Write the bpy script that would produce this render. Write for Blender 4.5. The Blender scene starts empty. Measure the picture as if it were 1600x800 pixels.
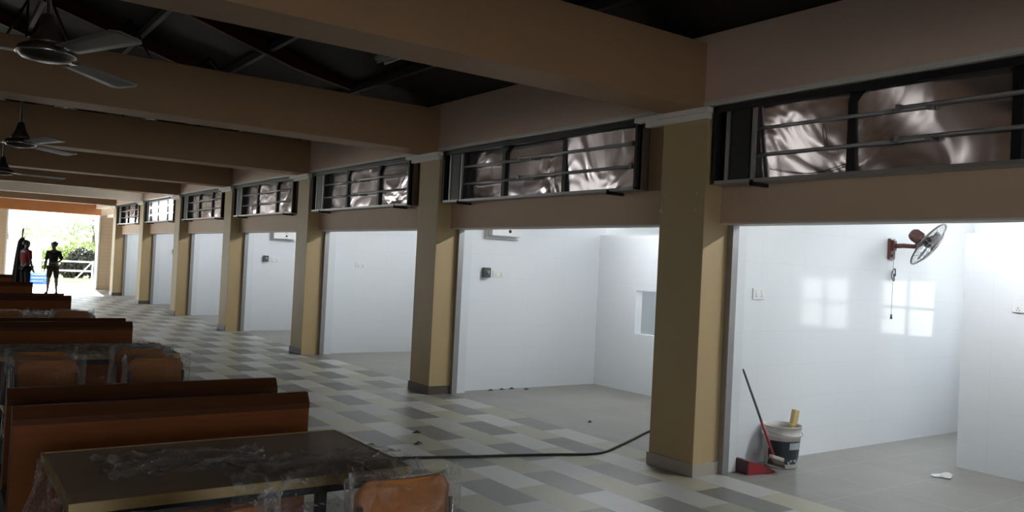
import bpy, bmesh, math, random
from mathutils import Vector, Matrix, Euler
random.seed(7)
C = bpy.context.scene.collection
PI = math.pi
sc = bpy.context.scene

# ------------------------------------------------------------------ helpers
class MB:
    def __init__(self):
        self.v, self.f, self.s = [], [], []
    def add(self, vs, fs, smooth=False):
        n = len(self.v)
        self.v += [tuple(p) for p in vs]
        self.f += [tuple(i + n for i in f) for f in fs]
        self.s += [smooth] * len(fs)
        return self
    def box(self, x0, x1, y0, y1, z0, z1, b=0.0, M=None):
        if x0 > x1: x0, x1 = x1, x0
        if y0 > y1: y0, y1 = y1, y0
        if z0 > z1: z0, z1 = z1, z0
        bm = bmesh.new()
        bmesh.ops.create_cube(bm, size=1)
        for p in bm.verts:
            p.co = Vector(((x0 + x1) / 2 + p.co.x * (x1 - x0), (y0 + y1) / 2 + p.co.y * (y1 - y0), (z0 + z1) / 2 + p.co.z * (z1 - z0)))
        if b > 0:
            bmesh.ops.bevel(bm, geom=bm.edges[:], offset=b, segments=2, affect='EDGES', profile=0.5)
        bm.verts.index_update()
        vs = [(M @ p.co if M else p.co.copy()) for p in bm.verts]
        fs = [[q.index for q in f.verts] for f in bm.faces]
        bm.free()
        return self.add(vs, fs)
    def tube(self, pts, r, n=10, caps=True, closed=False):
        pts = [Vector(p) for p in pts]
        rs = r if isinstance(r, (list, tuple)) else [r] * len(pts)
        vs, fs, m = [], [], len(pts)
        prev = None
        for i, p in enumerate(pts):
            if closed:
                t = pts[(i + 1) % m] - pts[i - 1]
            else:
                t = pts[min(i + 1, m - 1)] - pts[max(i - 1, 0)]
            t.normalize()
            if prev is None:
                a = Vector((0, 0, 1)) if abs(t.z) < 0.9 else Vector((1, 0, 0))
                u = t.cross(a).normalized()
            else:
                u = (prev - t * prev.dot(t)).normalized()
            prev = u
            w = t.cross(u)
            for k in range(n):
                an = 2 * PI * k / n
                vs.append(p + (u * math.cos(an) + w * math.sin(an)) * rs[i])
        for i in range(m if closed else m - 1):
            for k in range(n):
                a, b = i * n + k, i * n + (k + 1) % n
                c, d = ((i + 1) % m) * n + (k + 1) % n, ((i + 1) % m) * n + k
                fs.append((a, b, c, d))
        if caps and not closed:
            fs.append(tuple(range(n))[::-1]); fs.append(tuple((m - 1) * n + k for k in range(n)))
        return self.add(vs, fs, True)
    def lathe(self, prof, n=28, M=None, a0=0, a1=2 * PI):
        full = abs(a1 - a0 - 2 * PI) < 1e-6
        vs, fs, m = [], [], len(prof)
        cols = n if full else n + 1
        for k in range(cols):
            an = a0 + (a1 - a0) * k / n
            for (r, z) in prof:
                p = Vector((r * math.cos(an), r * math.sin(an), z))
                vs.append(M @ p if M else p)
        for k in range(n):
            k2 = (k + 1) % cols
            for j in range(m - 1):
                fs.append((k * m + j, k2 * m + j, k2 * m + j + 1, k * m + j + 1))
        return self.add(vs, fs, True)
    def grid(self, fn, nu, nv, smooth=True):
        vs = [fn(i / nu, j / nv) for j in range(nv + 1) for i in range(nu + 1)]
        fs = [(j * (nu + 1) + i, j * (nu + 1) + i + 1, (j + 1) * (nu + 1) + i + 1, (j + 1) * (nu + 1) + i) for j in range(nv) for i in range(nu)]
        return self.add(vs, fs, smooth)
    def prism(self, poly, axis, a, b):
        # poly: 2D points in the two other axes (in x,y,z order), extruded along axis from a to b
        n = len(poly)
        def P(p, t):
            if axis == 'x': return (t, p[0], p[1])
            if axis == 'y': return (p[0], t, p[1])
            return (p[0], p[1], t)
        vs = [P(p, a) for p in poly] + [P(p, b) for p in poly]
        fs = [tuple(range(n))[::-1], tuple(range(n, 2 * n))] + [(i, (i + 1) % n, n + (i + 1) % n, n + i) for i in range(n)]
        return self.add(vs, fs)
    def build(self, name, mat, parent=None, loc=None, rot=None, solid=0):
        me = bpy.data.meshes.new(name)
        me.from_pydata(self.v, [], self.f)
        bm = bmesh.new(); bm.from_mesh(me)
        bmesh.ops.recalc_face_normals(bm, faces=bm.faces[:])
        bm.to_mesh(me); bm.free()
        me.polygons.foreach_set('use_smooth', self.s)
        if mat: me.materials.append(mat)
        me.update()
        o = bpy.data.objects.new(name, me); C.objects.link(o)
        if parent: o.parent = parent
        if loc: o.location = loc
        if rot: o.rotation_euler = rot
        if solid:
            md = o.modifiers.new('Solidify', 'SOLIDIFY'); md.thickness = solid
        return o

def tag(o, label=None, cat=None, group=None, kind=None):
    if label: o['label'] = label
    if cat: o['category'] = cat
    if group: o['group'] = group
    if kind: o['kind'] = kind
    return o

def thing(name, label, cat, loc=(0, 0, 0), rz=0, group=None, kind=None):
    o = bpy.data.objects.new(name, None); C.objects.link(o)
    o.location = loc; o.rotation_euler = (0, 0, rz); o.empty_display_size = 0.1
    return tag(o, label, cat, group, kind)

def copy_tree(o, parent=None):
    c = o.copy(); C.objects.link(c)
    if parent: c.parent = parent
    for ch in list(o.children): copy_tree(ch, c)
    return c

# ------------------------------------------------------------------ materials
def new_mat(name):
    m = bpy.data.materials.new(name); m.use_nodes = True
    nt = m.node_tree; nt.nodes.clear()
    out = nt.nodes.new('ShaderNodeOutputMaterial')
    return m, nt, out
def N(nt, t, **kw):
    n = nt.nodes.new(t)
    for k, v in kw.items(): setattr(n, k, v)
    return n
def L(nt, a, b): nt.links.new(a, b)
def setin(n, **kw):
    for k, v in kw.items():
        n.inputs[k.replace('_', ' ')].default_value = v
def col(c): return (c[0], c[1], c[2], 1)
def pbsdf(nt, out):
    b = N(nt, 'ShaderNodeBsdfPrincipled'); L(nt, b.outputs[0], out.inputs[0]); return b
def mat(name, c, rough=0.5, metal=0, spec=0.5, var=0.08, scale=6, bump=0.0, bscale=40, stretch=None, c2=None):
    m, nt, out = new_mat(name); b = pbsdf(nt, out)
    b.inputs['Roughness'].default_value = rough; b.inputs['Metallic'].default_value = metal
    b.inputs['Specular IOR Level'].default_value = spec
    tc = N(nt, 'ShaderNodeTexCoord'); mp = N(nt, 'ShaderNodeMapping')
    L(nt, tc.outputs['Object'], mp.inputs[0])
    if stretch: mp.inputs['Scale'].default_value = stretch
    nz = N(nt, 'ShaderNodeTexNoise'); nz.inputs['Scale'].default_value = scale; nz.inputs['Detail'].default_value = 4
    L(nt, mp.outputs[0], nz.inputs['Vector'])
    mx = N(nt, 'ShaderNodeMix', data_type='RGBA')
    L(nt, nz.outputs['Fac'], mx.inputs['Factor'])
    a = c2 if c2 else tuple(x * (1 - var) for x in c)
    mx.inputs['A'].default_value = col(a); mx.inputs['B'].default_value = col(tuple(min(1, x * (1 + (0 if c2 else var))) for x in c))
    L(nt, mx.outputs['Result'], b.inputs['Base Color'])
    if bump:
        n2 = N(nt, 'ShaderNodeTexNoise'); n2.inputs['Scale'].default_value = bscale
        L(nt, mp.outputs[0], n2.inputs['Vector'])
        bp = N(nt, 'ShaderNodeBump'); bp.inputs['Strength'].default_value = bump; bp.inputs['Distance'].default_value = 0.02
        L(nt, n2.outputs['Fac'], bp.inputs['Height']); L(nt, bp.outputs[0], b.inputs['Normal'])
    return m
def emis(name, c, s):
    m, nt, out = new_mat(name); e = N(nt, 'ShaderNodeEmission')
    e.inputs[0].default_value = col(c); e.inputs[1].default_value = s; L(nt, e.outputs[0], out.inputs[0]); return m
def mathn(nt, op, a, b=None, c=None):
    n = N(nt, 'ShaderNodeMath', operation=op)
    for i, x in enumerate((a, b, c)):
        if x is None: continue
        if isinstance(x, (int, float)): n.inputs[i].default_value = x
        else: L(nt, x, n.inputs[i])
    return n.outputs[0]
def posxyz(nt):
    g = N(nt, 'ShaderNodeNewGeometry'); s = N(nt, 'ShaderNodeSeparateXYZ'); L(nt, g.outputs['Position'], s.inputs[0]); return s.outputs

def hall_floor_mat():
    m, nt, out = new_mat('hall_floor_tiles'); b = pbsdf(nt, out)
    p = posxyz(nt)
    u = mathn(nt, 'DIVIDE', mathn(nt, 'SUBTRACT', p[0], 4.575 - 31.0), 0.31)
    row = mathn(nt, 'FLOOR', u)
    par = mathn(nt, 'MODULO', row, 2)
    v = mathn(nt, 'DIVIDE', mathn(nt, 'ADD', mathn(nt, 'SUBTRACT', p[1], 4.62 - 66 * 3), mathn(nt, 'MULTIPLY', par, 0.99)), 0.66)
    idx = mathn(nt, 'FLOOR', v)
    k = mathn(nt, 'MODULO', idx, 3)
    cb = N(nt, 'ShaderNodeCombineXYZ'); L(nt, row, cb.inputs[0]); L(nt, idx, cb.inputs[1])
    wn = N(nt, 'ShaderNodeTexWhiteNoise', noise_dimensions='2D'); L(nt, cb.outputs[0], wn.inputs['Vector'])
    ramp = N(nt, 'ShaderNodeValToRGB'); ramp.color_ramp.interpolation = 'CONSTANT'
    e = ramp.color_ramp.elements
    e[0].position = 0.0; e[0].color = col((0.175, 0.172, 0.157))
    e[1].position = 0.33; e[1].color = col((0.37, 0.355, 0.265))
    e2 = ramp.color_ramp.elements.new(0.66); e2.color = col((0.47, 0.47, 0.45))
    L(nt, mathn(nt, 'DIVIDE', mathn(nt, 'ADD', k, 0.5), 3), ramp.inputs[0])
    br = mathn(nt, 'ADD', mathn(nt, 'MULTIPLY', wn.outputs['Value'], 0.36), 0.82)
    nz = N(nt, 'ShaderNodeTexNoise'); nz.inputs['Scale'].default_value = 5; nz.inputs['Detail'].default_value = 5
    g = N(nt, 'ShaderNodeNewGeometry'); L(nt, g.outputs['Position'], nz.inputs['Vector'])
    br = mathn(nt, 'MULTIPLY', br, mathn(nt, 'ADD', mathn(nt, 'MULTIPLY', nz.outputs['Fac'], 0.24), 0.88))
    mx = N(nt, 'ShaderNodeVectorMath', operation='SCALE'); L(nt, ramp.outputs[0], mx.inputs[0]); L(nt, br, mx.inputs['Scale'])
    # grout
    fu = mathn(nt, 'PINGPONG', u, 0.5); fv = mathn(nt, 'PINGPONG', v, 0.5)
    gl = mathn(nt, 'MAXIMUM', mathn(nt, 'LESS_THAN', fu, 0.006), mathn(nt, 'LESS_THAN', fv, 0.003))
    mg = N(nt, 'ShaderNodeMix', data_type='RGBA'); L(nt, gl, mg.inputs['Factor']); L(nt, mx.outputs[0], mg.inputs['A']); mg.inputs['B'].default_value = col((0.3, 0.3, 0.28))
    L(nt, mg.outputs['Result'], b.inputs['Base Color'])
    L(nt, mathn(nt, 'ADD', mathn(nt, 'MULTIPLY', nz.outputs['Fac'], 0.2), 0.3), b.inputs['Roughness'])
    b.inputs['Specular IOR Level'].default_value = 0.35
    return m

def grid_tile_mat(name, c, grout, sx, sy, axes, rough, gw=0.004, off=(0, 0), spec=0.5, var=0.1):
    m, nt, out = new_mat(name); b = pbsdf(nt, out); p = posxyz(nt)
    gls = None
    for ax, s, o in zip(axes, (sx, sy), off):
        q = mathn(nt, 'PINGPONG', mathn(nt, 'ADD', mathn(nt, 'DIVIDE', p[ax], s), 50 + o), 0.5)
        t = mathn(nt, 'LESS_THAN', q, gw / s)
        gls = t if gls is None else mathn(nt, 'MAXIMUM', gls, t)
    g = N(nt, 'ShaderNodeNewGeometry')
    nz = N(nt, 'ShaderNodeTexNoise'); nz.inputs['Scale'].default_value = 1.7; nz.inputs['Detail'].default_value = 6
    L(nt, g.outputs['Position'], nz.inputs['Vector'])
    va = N(nt, 'ShaderNodeMix', data_type='RGBA'); L(nt, nz.outputs['Fac'], va.inputs['Factor'])
    va.inputs['A'].default_value = col([x * (1 - var) for x in c]); va.inputs['B'].default_value = col([min(1, x * (1 + var)) for x in c])
    mg = N(nt, 'ShaderNodeMix', data_type='RGBA'); L(nt, gls, mg.inputs['Factor']); L(nt, va.outputs['Result'], mg.inputs['A']); mg.inputs['B'].default_value = col(grout)
    L(nt, mg.outputs['Result'], b.inputs['Base Color'])
    b.inputs['Roughness'].default_value = rough; b.inputs['Specular IOR Level'].default_value = spec
    return m

def steel_sheet_mat():
    m, nt, out = new_mat('crumpled_bright_steel'); b = pbsdf(nt, out)
    b.inputs['Metallic'].default_value = 0.9; b.inputs['Base Color'].default_value = col((0.82, 0.74, 0.755)); b.inputs['Roughness'].default_value = 0.2
    g = N(nt, 'ShaderNodeNewGeometry')
    n1 = N(nt, 'ShaderNodeTexNoise'); n1.inputs['Scale'].default_value = 1.3; n1.inputs['Detail'].default_value = 2; n1.inputs['Distortion'].default_value = 1.5
    L(nt, g.outputs['Position'], n1.inputs['Vector'])
    bp = N(nt, 'ShaderNodeBump'); bp.inputs['Strength'].default_value = 1.0; bp.inputs['Distance'].default_value = 0.03
    L(nt, n1.outputs['Fac'], bp.inputs['Height']); L(nt, bp.outputs[0], b.inputs['Normal'])
    return m

def plastic_film_mat(name='clear_plastic_film', lo=0.03, hi=0.26, crease_glint=.55):
    m, nt, out = new_mat(name)
    g = N(nt, 'ShaderNodeNewGeometry')
    n1 = N(nt, 'ShaderNodeTexNoise'); n1.inputs['Scale'].default_value = 22; n1.inputs['Detail'].default_value = 3; n1.inputs['Distortion'].default_value = 1.2
    L(nt, g.outputs['Position'], n1.inputs['Vector'])
    bp = N(nt, 'ShaderNodeBump'); bp.inputs['Strength'].default_value = 1.0; bp.inputs['Distance'].default_value = 0.06
    L(nt, n1.outputs['Fac'], bp.inputs['Height'])
    tr = N(nt, 'ShaderNodeBsdfTransparent'); tr.inputs[0].default_value = (0.97, 0.97, 0.97, 1)
    gl = N(nt, 'ShaderNodeBsdfGlossy'); gl.inputs['Roughness'].default_value = 0.12; L(nt, bp.outputs[0], gl.inputs['Normal'])
    df = N(nt, 'ShaderNodeBsdfDiffuse'); df.inputs[0].default_value = (0.9, 0.9, 0.92, 1)
    fr = N(nt, 'ShaderNodeFresnel'); fr.inputs[0].default_value = 1.5; L(nt, bp.outputs[0], fr.inputs['Normal'])
    m1 = N(nt, 'ShaderNodeMixShader'); L(nt, mathn(nt, 'MULTIPLY_ADD', fr.outputs[0], 0.4, 0.03), m1.inputs[0]); L(nt, tr.outputs[0], m1.inputs[1]); L(nt, gl.outputs[0], m1.inputs[2])
    m2 = N(nt, 'ShaderNodeMixShader')
    th = N(nt, 'ShaderNodeMapRange'); th.inputs[1].default_value = 0.5; th.inputs[2].default_value = 0.8; th.inputs[3].default_value = lo; th.inputs[4].default_value = hi
    L(nt, n1.outputs['Fac'], th.inputs[0]); 
    pt = N(nt, 'ShaderNodeMapRange'); pt.inputs[1].default_value = 0.53; pt.inputs[2].default_value = 0.64; pt.inputs[3].default_value = 0; pt.inputs[4].default_value = crease_glint
    L(nt, g.outputs['Pointiness'], pt.inputs[0])  # whitens raised creases, in place of bright highlights on the film
    L(nt, mathn(nt, 'ADD', th.outputs[0], pt.outputs[0]), m2.inputs[0])
    L(nt, m1.outputs[0], m2.inputs[1]); L(nt, df.outputs[0], m2.inputs[2]); L(nt, m2.outputs[0], out.inputs[0])
    return m

def wood_mat(name, a, b_, rough=0.4, axis=0, spec=0.4):
    s = [14, 14, 14]; s[axis] = 1.0
    return mat(name, b_, rough, 0, spec, 0, 3.0, 0.05, 20, tuple(s), a)

PAINT = mat('tan_wall_paint', (0.66, 0.475, 0.345), 0.55, 0, 0.3, 0.05, 2.5, 0.08, 60)
BEAMP = mat('brown_beam_paint', (0.33, 0.195, 0.105), 0.55, 0, 0.3, 0.05, 2.5, 0.08, 60)
PAINT_HI = mat('upper_wall_paint', (0.80, 0.60, 0.50), 0.6, 0, 0.25, 0.05, 2.0, 0.08, 60)
PILLAR = mat('pillar_paint', (0.465, 0.345, 0.185), 0.5, 0, 0.3, 0.05, 2.5, 0.06, 60)
PLINTH = mat('pillar_plinth_tile', (0.40, 0.36, 0.29), 0.35, 0, 0.5, 0.1, 8)
PLINTHD = mat('dark_plinth_tile', (0.085, 0.07, 0.055), 0.35, 0, 0.5, 0.15, 8)
BEAMLIT = mat('daylit_beam_paint', (0.85, 0.74, 0.60), 0.6)  # paler beam colour, standing in for daylight on one far beam
WHITE = mat('white_moulding_paint', (0.78, 0.74, 0.71), 0.5, 0, 0.3, 0.03, 5)
HALLF = hall_floor_mat()
STALLF = grid_tile_mat('stall_floor_tiles', (0.245, 0.237, 0.215), (0.31, 0.30, 0.28), 0.66, 0.66, (0, 1), 0.38, 0.006, (0.33, 0.46), 0.4, 0.2)
TILEW_XZ = grid_tile_mat('white_wall_tiles', (0.80, 0.835, 0.86), (0.74, 0.775, 0.80), 0.62, 0.31, (0, 2), 0.055, 0.002, (0.1, 0.2), 0.2, 0.015)
TILEW_YZ = grid_tile_mat('white_back_tiles', (0.79, 0.825, 0.845), (0.74, 0.77, 0.79), 0.62, 0.31, (1, 2), 0.18, 0.002, (0.3, 0.2), 0.5, 0.015)
WCEIL = mat('white_stall_ceiling', (0.8, 0.82, 0.83), 0.7)
BLACKM = mat('black_painted_steel', (0.012, 0.012, 0.014), 0.45, 0.0, 0.4, 0.2, 10)
GREYM = mat('grey_galvanised_steel', (0.34, 0.33, 0.33), 0.4, 0.5, 0.5, 0.12, 9)
TUBEOFF = mat('unlit_tube_glass', (0.42, 0.41, 0.42), 0.2, 0, 0.6, 0.05, 9)
SHEET = steel_sheet_mat()
SIDEP = mat('brown_steel_side', (0.17, 0.13, 0.11), 0.5, 0.2, 0.4, 0.12, 5)
ROOFM = mat('dark_roof_sheet', (0.011, 0.008, 0.008), 0.6, 0.0, 0.3, 0.3, 3)
RED = mat('dark_red_steel', (0.06, 0.011, 0.009), 0.5, 0, 0.3, 0.2, 6)
BENCHW = wood_mat('reddish_brown_laminate', (0.17, 0.052, 0.016), (0.29, 0.085, 0.022), 0.55, 0, 0.12)
BENCHD = wood_mat('dark_brown_laminate', (0.075, 0.028, 0.012), (0.115, 0.04, 0.014), 0.5, 0, 0.12)
TABLEW = wood_mat('dark_walnut_top', (0.40, 0.30, 0.21), (0.52, 0.41, 0.30), 0.36)
TEDGE = wood_mat('pale_wood_edge', (0.55, 0.40, 0.17), (0.66, 0.50, 0.25), 0.45)
CHAIRW = wood_mat('orange_bent_plywood', (0.50, 0.185, 0.05), (0.62, 0.25, 0.08), 0.45, 2, 0.2)
CHROME = mat('dull_chrome_tube', (0.5, 0.5, 0.5), 0.25, 0.9, 0.5, 0.05, 8)
FILM = plastic_film_mat()
FILMBAG = plastic_film_mat('clear_plastic_bag', 0.01, 0.10, .45)
WHITEP = mat('white_plastic', (0.80, 0.81, 0.80), 0.35, 0, 0.5, 0.02, 5)
BLACKP = mat('black_plastic', (0.02, 0.022, 0.022), 0.4, 0, 0.5, 0.2, 20)
BROWNP = mat('brown_plastic', (0.075, 0.024, 0.02), 0.35, 0, 0.5, 0.15, 12)
REDP = mat('red_plastic', (0.27, 0.018, 0.026), 0.35, 0, 0.5, 0.1, 10)
CABLE = mat('black_cable', (0.015, 0.015, 0.015), 0.5, 0, 0.4, 0.2, 30)
FANW = mat('grey_fan_blade', (0.13, 0.12, 0.11), 0.4, 0.2, 0.5, 0.1, 6)
FAND = mat('dark_fan_body', (0.045, 0.035, 0.028), 0.35, 0.3, 0.5, 0.1, 6)
TUBEON = emis('lit_fluorescent_tube', (0.93, 0.965, 1.0), 320.0)
TUBEDIM = emis('dim_fluorescent_tube', (0.93, 0.965, 1.0), 85.0)
TUBEMID = emis('corridor_fluorescent_tube', (0.93, 0.965, 1.0), 200.0)
BOXON = emis('lit_sign_tube', (0.95, 0.97, 1.0), 34.0)
BEIGE = mat('beige_bristles', (0.50, 0.40, 0.28), 0.8, 0, 0.2, 0.2, 60)
LIGHTWOOD = wood_mat('pale_timber', (0.42, 0.31, 0.13), (0.58, 0.45, 0.22), 0.6, 2)

# ------------------------------------------------------------------ camera
cd = bpy.data.cameras.new('camera'); cam = bpy.data.objects.new('camera', cd); C.objects.link(cam)
R_ = Vector((0.813280643, -0.579757897, 0.04955175)); U_ = Vector((-0.0478002384, 0.0183038258, 0.998689194)); F_ = Vector((0.579904934, 0.814583176, 0.0128264166))
Mx = Matrix((R_, U_, -F_)).transposed().to_4x4(); Mx.translation = Vector((0, 0, 1.65))
cam.matrix_world = Mx
cd.sensor_width = 36; cd.lens = 1287.2 / 1600 * 36; cd.clip_end = 400; cd.clip_start = 0.05
sc.camera = cam

# ------------------------------------------------------------------ layout constants
X0 = 5.2; S = 4.297
PY = [4.61] + [4.66 + S * i for i in range(1, 7)]         # near face of each pillar
PYall = [PY[0] - S] + PY + [PY[-1] + S]
PW = 0.505; PX = 0.37
XB = 8.03                                                   # low back wall of the stalls
XE = 10.0                                                   # outer wall of the back corridor
YEND = 34.6

def struct(name, mb, m, loc=None): return tag(mb.build(name, m, None, loc), kind='structure')

# floors
b = MB(); b.box(-6.2, 5.505, -6.0, 38.5, -0.2, 0.0); b.box(5.505, 6.4, 30.95, 38.5, -.2, 0.001); struct('floor', b, HALLF)
b = MB(); b.box(5.505, XE + .15, -6.0, YEND + .3, -0.2, 0.0); struct('floor_stalls', b, STALLF)

# upper wall, header beams
b = MB(); b.box(X0, X0 + 0.28, -6, YEND + .6, 3.085, 3.65); struct('wall_upper', b, PAINT_HI)
b = MB(); b.box(X0 - 0.012, X0 + 0.0, -6, YEND, 3.06, 3.088); b.box(X0, X0 + 0.3, -6, YEND, 3.055, 3.085); struct('trim_upper', b, WHITE)
b = MB()
for i in range(len(PYall) - 2):
    b.box(5.40, 5.60, PYall[i] + 0.05, PYall[i + 1] + 0.05, 2.10, 3.0556)
struct('wall_header', b, PAINT)
b = MB()
for i in range(len(PYall) - 2):
    b.box(5.40, 5.62, PYall[i] + 0.5, PYall[i + 1] + 0.0, 2.088, 2.1)
struct('trim_header', b, WHITE)

# pillars, plinths and mouldings
for i, y in enumerate(PYall[:-1]):
    b = MB(); b.box(X0, X0 + PX, y, y + PW, 0, 3.05, 0.006)
    p = struct('pillar', b, PILLAR)
    b = MB(); b.box(X0 - 0.014, X0 + PX + 0.0, y - 0.014, y + PW + 0.014, 0, 0.105, 0.003); 
    if i in (0, 1): b.build('plinth', PLINTH, p)
    elif i in (2, 6, 7): b.build('plinth', PLINTHD, p)
    else:
        b = MB(); b.box(X0 - 0.014, X0 + .002, y - .002, y + PW + 0.014, 0, 0.105, 0.003); b.build('plinth', PLINTHD, p)
    b = MB(); b.box(X0 - 0.055, X0 + 0.02, y - 0.03, y + PW + 0.32, 2.995, 3.0395, 0.003); b.box(X0 - 0.03, X0 + 0.02, y - 0.015, y + PW + 0.2, 2.945, 2.995, 0.003)
    b.build('moulding', WHITE, p)
    if i == 1:
        b = MB()
        for (yy, zz, s) in ((y + .49, 2.205, .017), (y + .46, 2.33, .009), (y + .09, 2.34, .008), (y + .1, 2.20, .008), (y + .475, 2.185, .011)):
            b.grid(lambda u, v: (X0 - 0.004 - 0.004 * math.sin(PI * u) * math.sin(PI * v), yy + s * (u - .5) * (1.2 - v), zz + s * 2 * (v - .5)), 4, 4)
        b.build('paint_chip', WHITE, p)

# concrete cross beams
for i, y in enumerate(PYall[:-1]):
    b = MB(); b.box(-6.0, X0 + .05, y + 0.05, y + 0.05 + 0.44, 3.04, 3.585, 0.008)
    struct('beam', b, BEAMLIT if i == 6 else BEAMP)

# roof
SL = 0.30
def roofz(x): return 3.66 + (X0 - abs(x)) * SL if abs(x) <= X0 + 2 else 3.66
b = MB()
for sgn in (1, -1):
    prof = []
    for k in range(0, 30):
        pass
    b.add([(sgn * 6.3, -6.2, roofz(6.3)), (sgn * 0, -6.2, roofz(0)), (0, YEND + 1.6, roofz(0)), (sgn * 6.3, YEND + 1.6, roofz(6.3))], [(0, 1, 2, 3)])
o = struct('ceiling', b, ROOFM); md = o.modifiers.new('Solidify', 'SOLIDIFY'); md.thickness = 0.06; md.offset = 1
k = 0
for y in [PYall[0] + S * 0.5 * j for j in range(0, 16)]:
    for sgn in (1, -1):
        b = MB(); yy = y + 0.95
        z0, z1 = roofz(X0) - 0.06, roofz(0) - 0.06
        b.prism([(sgn * 4.5, z0 + .05 + .7 * SL), (0, z1 + .05), (0, z1 - 0.12), (sgn * 3.6, z0 + 1.6 * SL - 0.12), (sgn * 4.5, z0 + .7 * SL - .02)], 'y', yy, yy + 0.08)
        struct('rafter_beam', b, RED)
for x in (4.4, 3.3, 2.2, 1.1, 0.15, -1.1, -2.4):
    b = MB(); z = roofz(x) - 0.03; b.box(x - .03, x + .03, -6, YEND + 1.4, z - 0.09, z - 0.0)
    struct('purlin_beam', b, mat('grey_purlin', (0.028, 0.025, 0.025), 0.5))

# stall partitions, pilasters, shutter guides, back walls, outer wall, ceiling
for i, y in enumerate(PYall[:-1]):
    xf = XE if True else XB
    b = MB(); b.box(5.66, (XE if i == 1 else XB + 0.12), y + 0.12, y + 0.27, 0, 2.75)
    struct('wall_partition', b, TILEW_XZ)
    b = MB(); b.box(5.575, 5.72, y - 0.03, y + 0.30, 0, 2.75, 0.004); struct('trim_pilaster', b, TILEW_YZ)
    b = MB()
    b.box(5.50, 5.535, y - 0.06, y + 0.0, 0, 2.10); b.box(5.535, 5.575, y - 0.06, y - 0.045, 0, 2.10); b.box(5.535, 5.575, y - 0.012, y + 0.0, 0, 2.10)
    tag(b.build('shutter_guide', GREYM), ['grey steel shutter guide on the pillar outside the photo', 'grey steel shutter guide on the nearest pillar, left of the bucket stall', 'grey steel shutter guide on the second pillar from the camera',
        'grey steel shutter guide on the third pillar from the camera', 'grey steel shutter guide on the fourth pillar from the camera', 'grey steel shutter guide on the fifth pillar from the camera',
        'grey steel shutter guide on the sixth pillar from the camera', 'grey steel shutter guide on the seventh pillar from the camera', 'grey steel shutter guide beyond the last pillar'][i], 'shutter guide', 'steel shutter guides beside the stall openings') if 1 <= i <= 7 else tag(C.objects[-1], kind='structure')
for i in range(len(PYall) - 1):
    ya, yb = PYall[i] + 0.27, PYall[i + 1] + 0.12
    H = 2.17
    b = MB()
    if i == 1 - 1:          # nearest stall: wall stops short of the partition, leaving a way to the back
        b.box(XB - 0.16, XB - 0.02, ya, 3.80, 0, H)
    else:
        ha, hb = yb - 1.55, yb - 0.80
        b.box(XB, XB + 0.12, ya, ha, 0, H); b.box(XB, XB + 0.12, hb, yb, 0, H)
        b.box(XB, XB + 0.12, ha, hb, 0, 0.81); b.box(XB, XB + 0.12, ha, hb, 1.41, H)
    struct('wall_back', b, TILEW_YZ)
wins = [(2.35, 3.15), (3.55, 4.30)] + [(PYall[i] + 1.6, PYall[i] + 3.2) for i in range(1, 8)]
b = MB(); yc = -6.0
for (a, c) in wins:
    b.box(XE, XE + .15, yc, a, 0, 3.0); b.box(XE, XE + .15, a, c, 0, 1.0); b.box(XE, XE + .15, a, c, 1.75, 3.0); yc = c
b.box(XE, XE + .15, yc, YEND + .3, 0, 3.0)
struct('wall_outer', b, TILEW_YZ)
for n, (a, c) in enumerate(wins):
    b = MB()
    for (y0, y1, z0, z1) in ((a, a + .04, 1, 1.75), (c - .04, c, 1, 1.75), (a, c, 1, 1.04), (a, c, 1.71, 1.75), ((a + c) / 2 - .02, (a + c) / 2 + .02, 1, 1.75), (a, c, 1.36, 1.40)):
        b.box(XE + .05, XE + .1, y0, y1, z0, z1)
    struct('window_%d' % (n + 1), b, WHITE)
b = MB(); b.box(5.60, XE + .15, -6, YEND + .3, 2.75, 2.85); struct('ceiling_stalls', b, WCEIL)
b = MB(); b.box(5.6, XE + .15, -6.1, -6.0, 0, 3.0); struct('wall_stalls_near', b, TILEW_XZ)
b = MB(); b.box(5.6, XE + .15, YEND + .3, YEND + .45, 0, 3.0); struct('wall_stalls_far', b, TILEW_XZ)

# hall: left wall with unseen openings shaped for the light, near wall, far end
b = MB(); ops = []
yc = -6.0
for i in range(len(PYall)):
    if i == 3:
        a, c, z0, z1 = PYall[i] - 2.6, PYall[i] - 0.1, 1.72, 2.1  # unseen opening, placed so the steel sign sheets reflect it
    elif i == 5:
        a, c, z0, z1 = PYall[i] - 3.6, PYall[i] - 1.4, 1.7, 2.15
    elif i == 6:
        a, c, z0, z1 = PYall[i] - 3.4, PYall[i] - 0.3, 1.3, 3.0
    elif PYall[i] > 28:
        a, c, z0, z1 = PYall[i] - 4.0, PYall[i] - 0.1, 0.0, 3.0
    else:
        continue
    ops.append((a, c, z0, z1)); b.box(-6.2, -6.0, yc, a, 0, 3.7); b.box(-6.2, -6.0, a, c, 0, z0) if z0 > 0 else None; b.box(-6.2, -6.0, a, c, z1, 3.7); yc = c
b.box(-6.2, -6.0, yc, YEND + .6, 0, 3.7)
struct('wall_left', b, PAINT)
NEAR_OPEN = (-1.6, 2.4, 2.6)  # unseen opening behind the camera, sized to light the hall
b = MB(); b.box(-6.2, NEAR_OPEN[0], -6.2, -6.0, 0, 5.6); b.box(NEAR_OPEN[1], X0 + .3, -6.2, -6.0, 0, 5.6); b.box(NEAR_OPEN[0], NEAR_OPEN[1], -6.2, -6.0, NEAR_OPEN[2], 5.6)
struct('wall_near', b, PAINT)
BRICKT = grid_tile_mat('tan_facing_tiles', (0.56, 0.42, 0.29), (0.46, 0.35, 0.26), 0.30, 0.14, (0, 2), 0.55, 0.006, (0, 0), 0.3, 0.1)
FAR_OPEN = [(-5.2, -0.6), (2.33, 5.38)]
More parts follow.
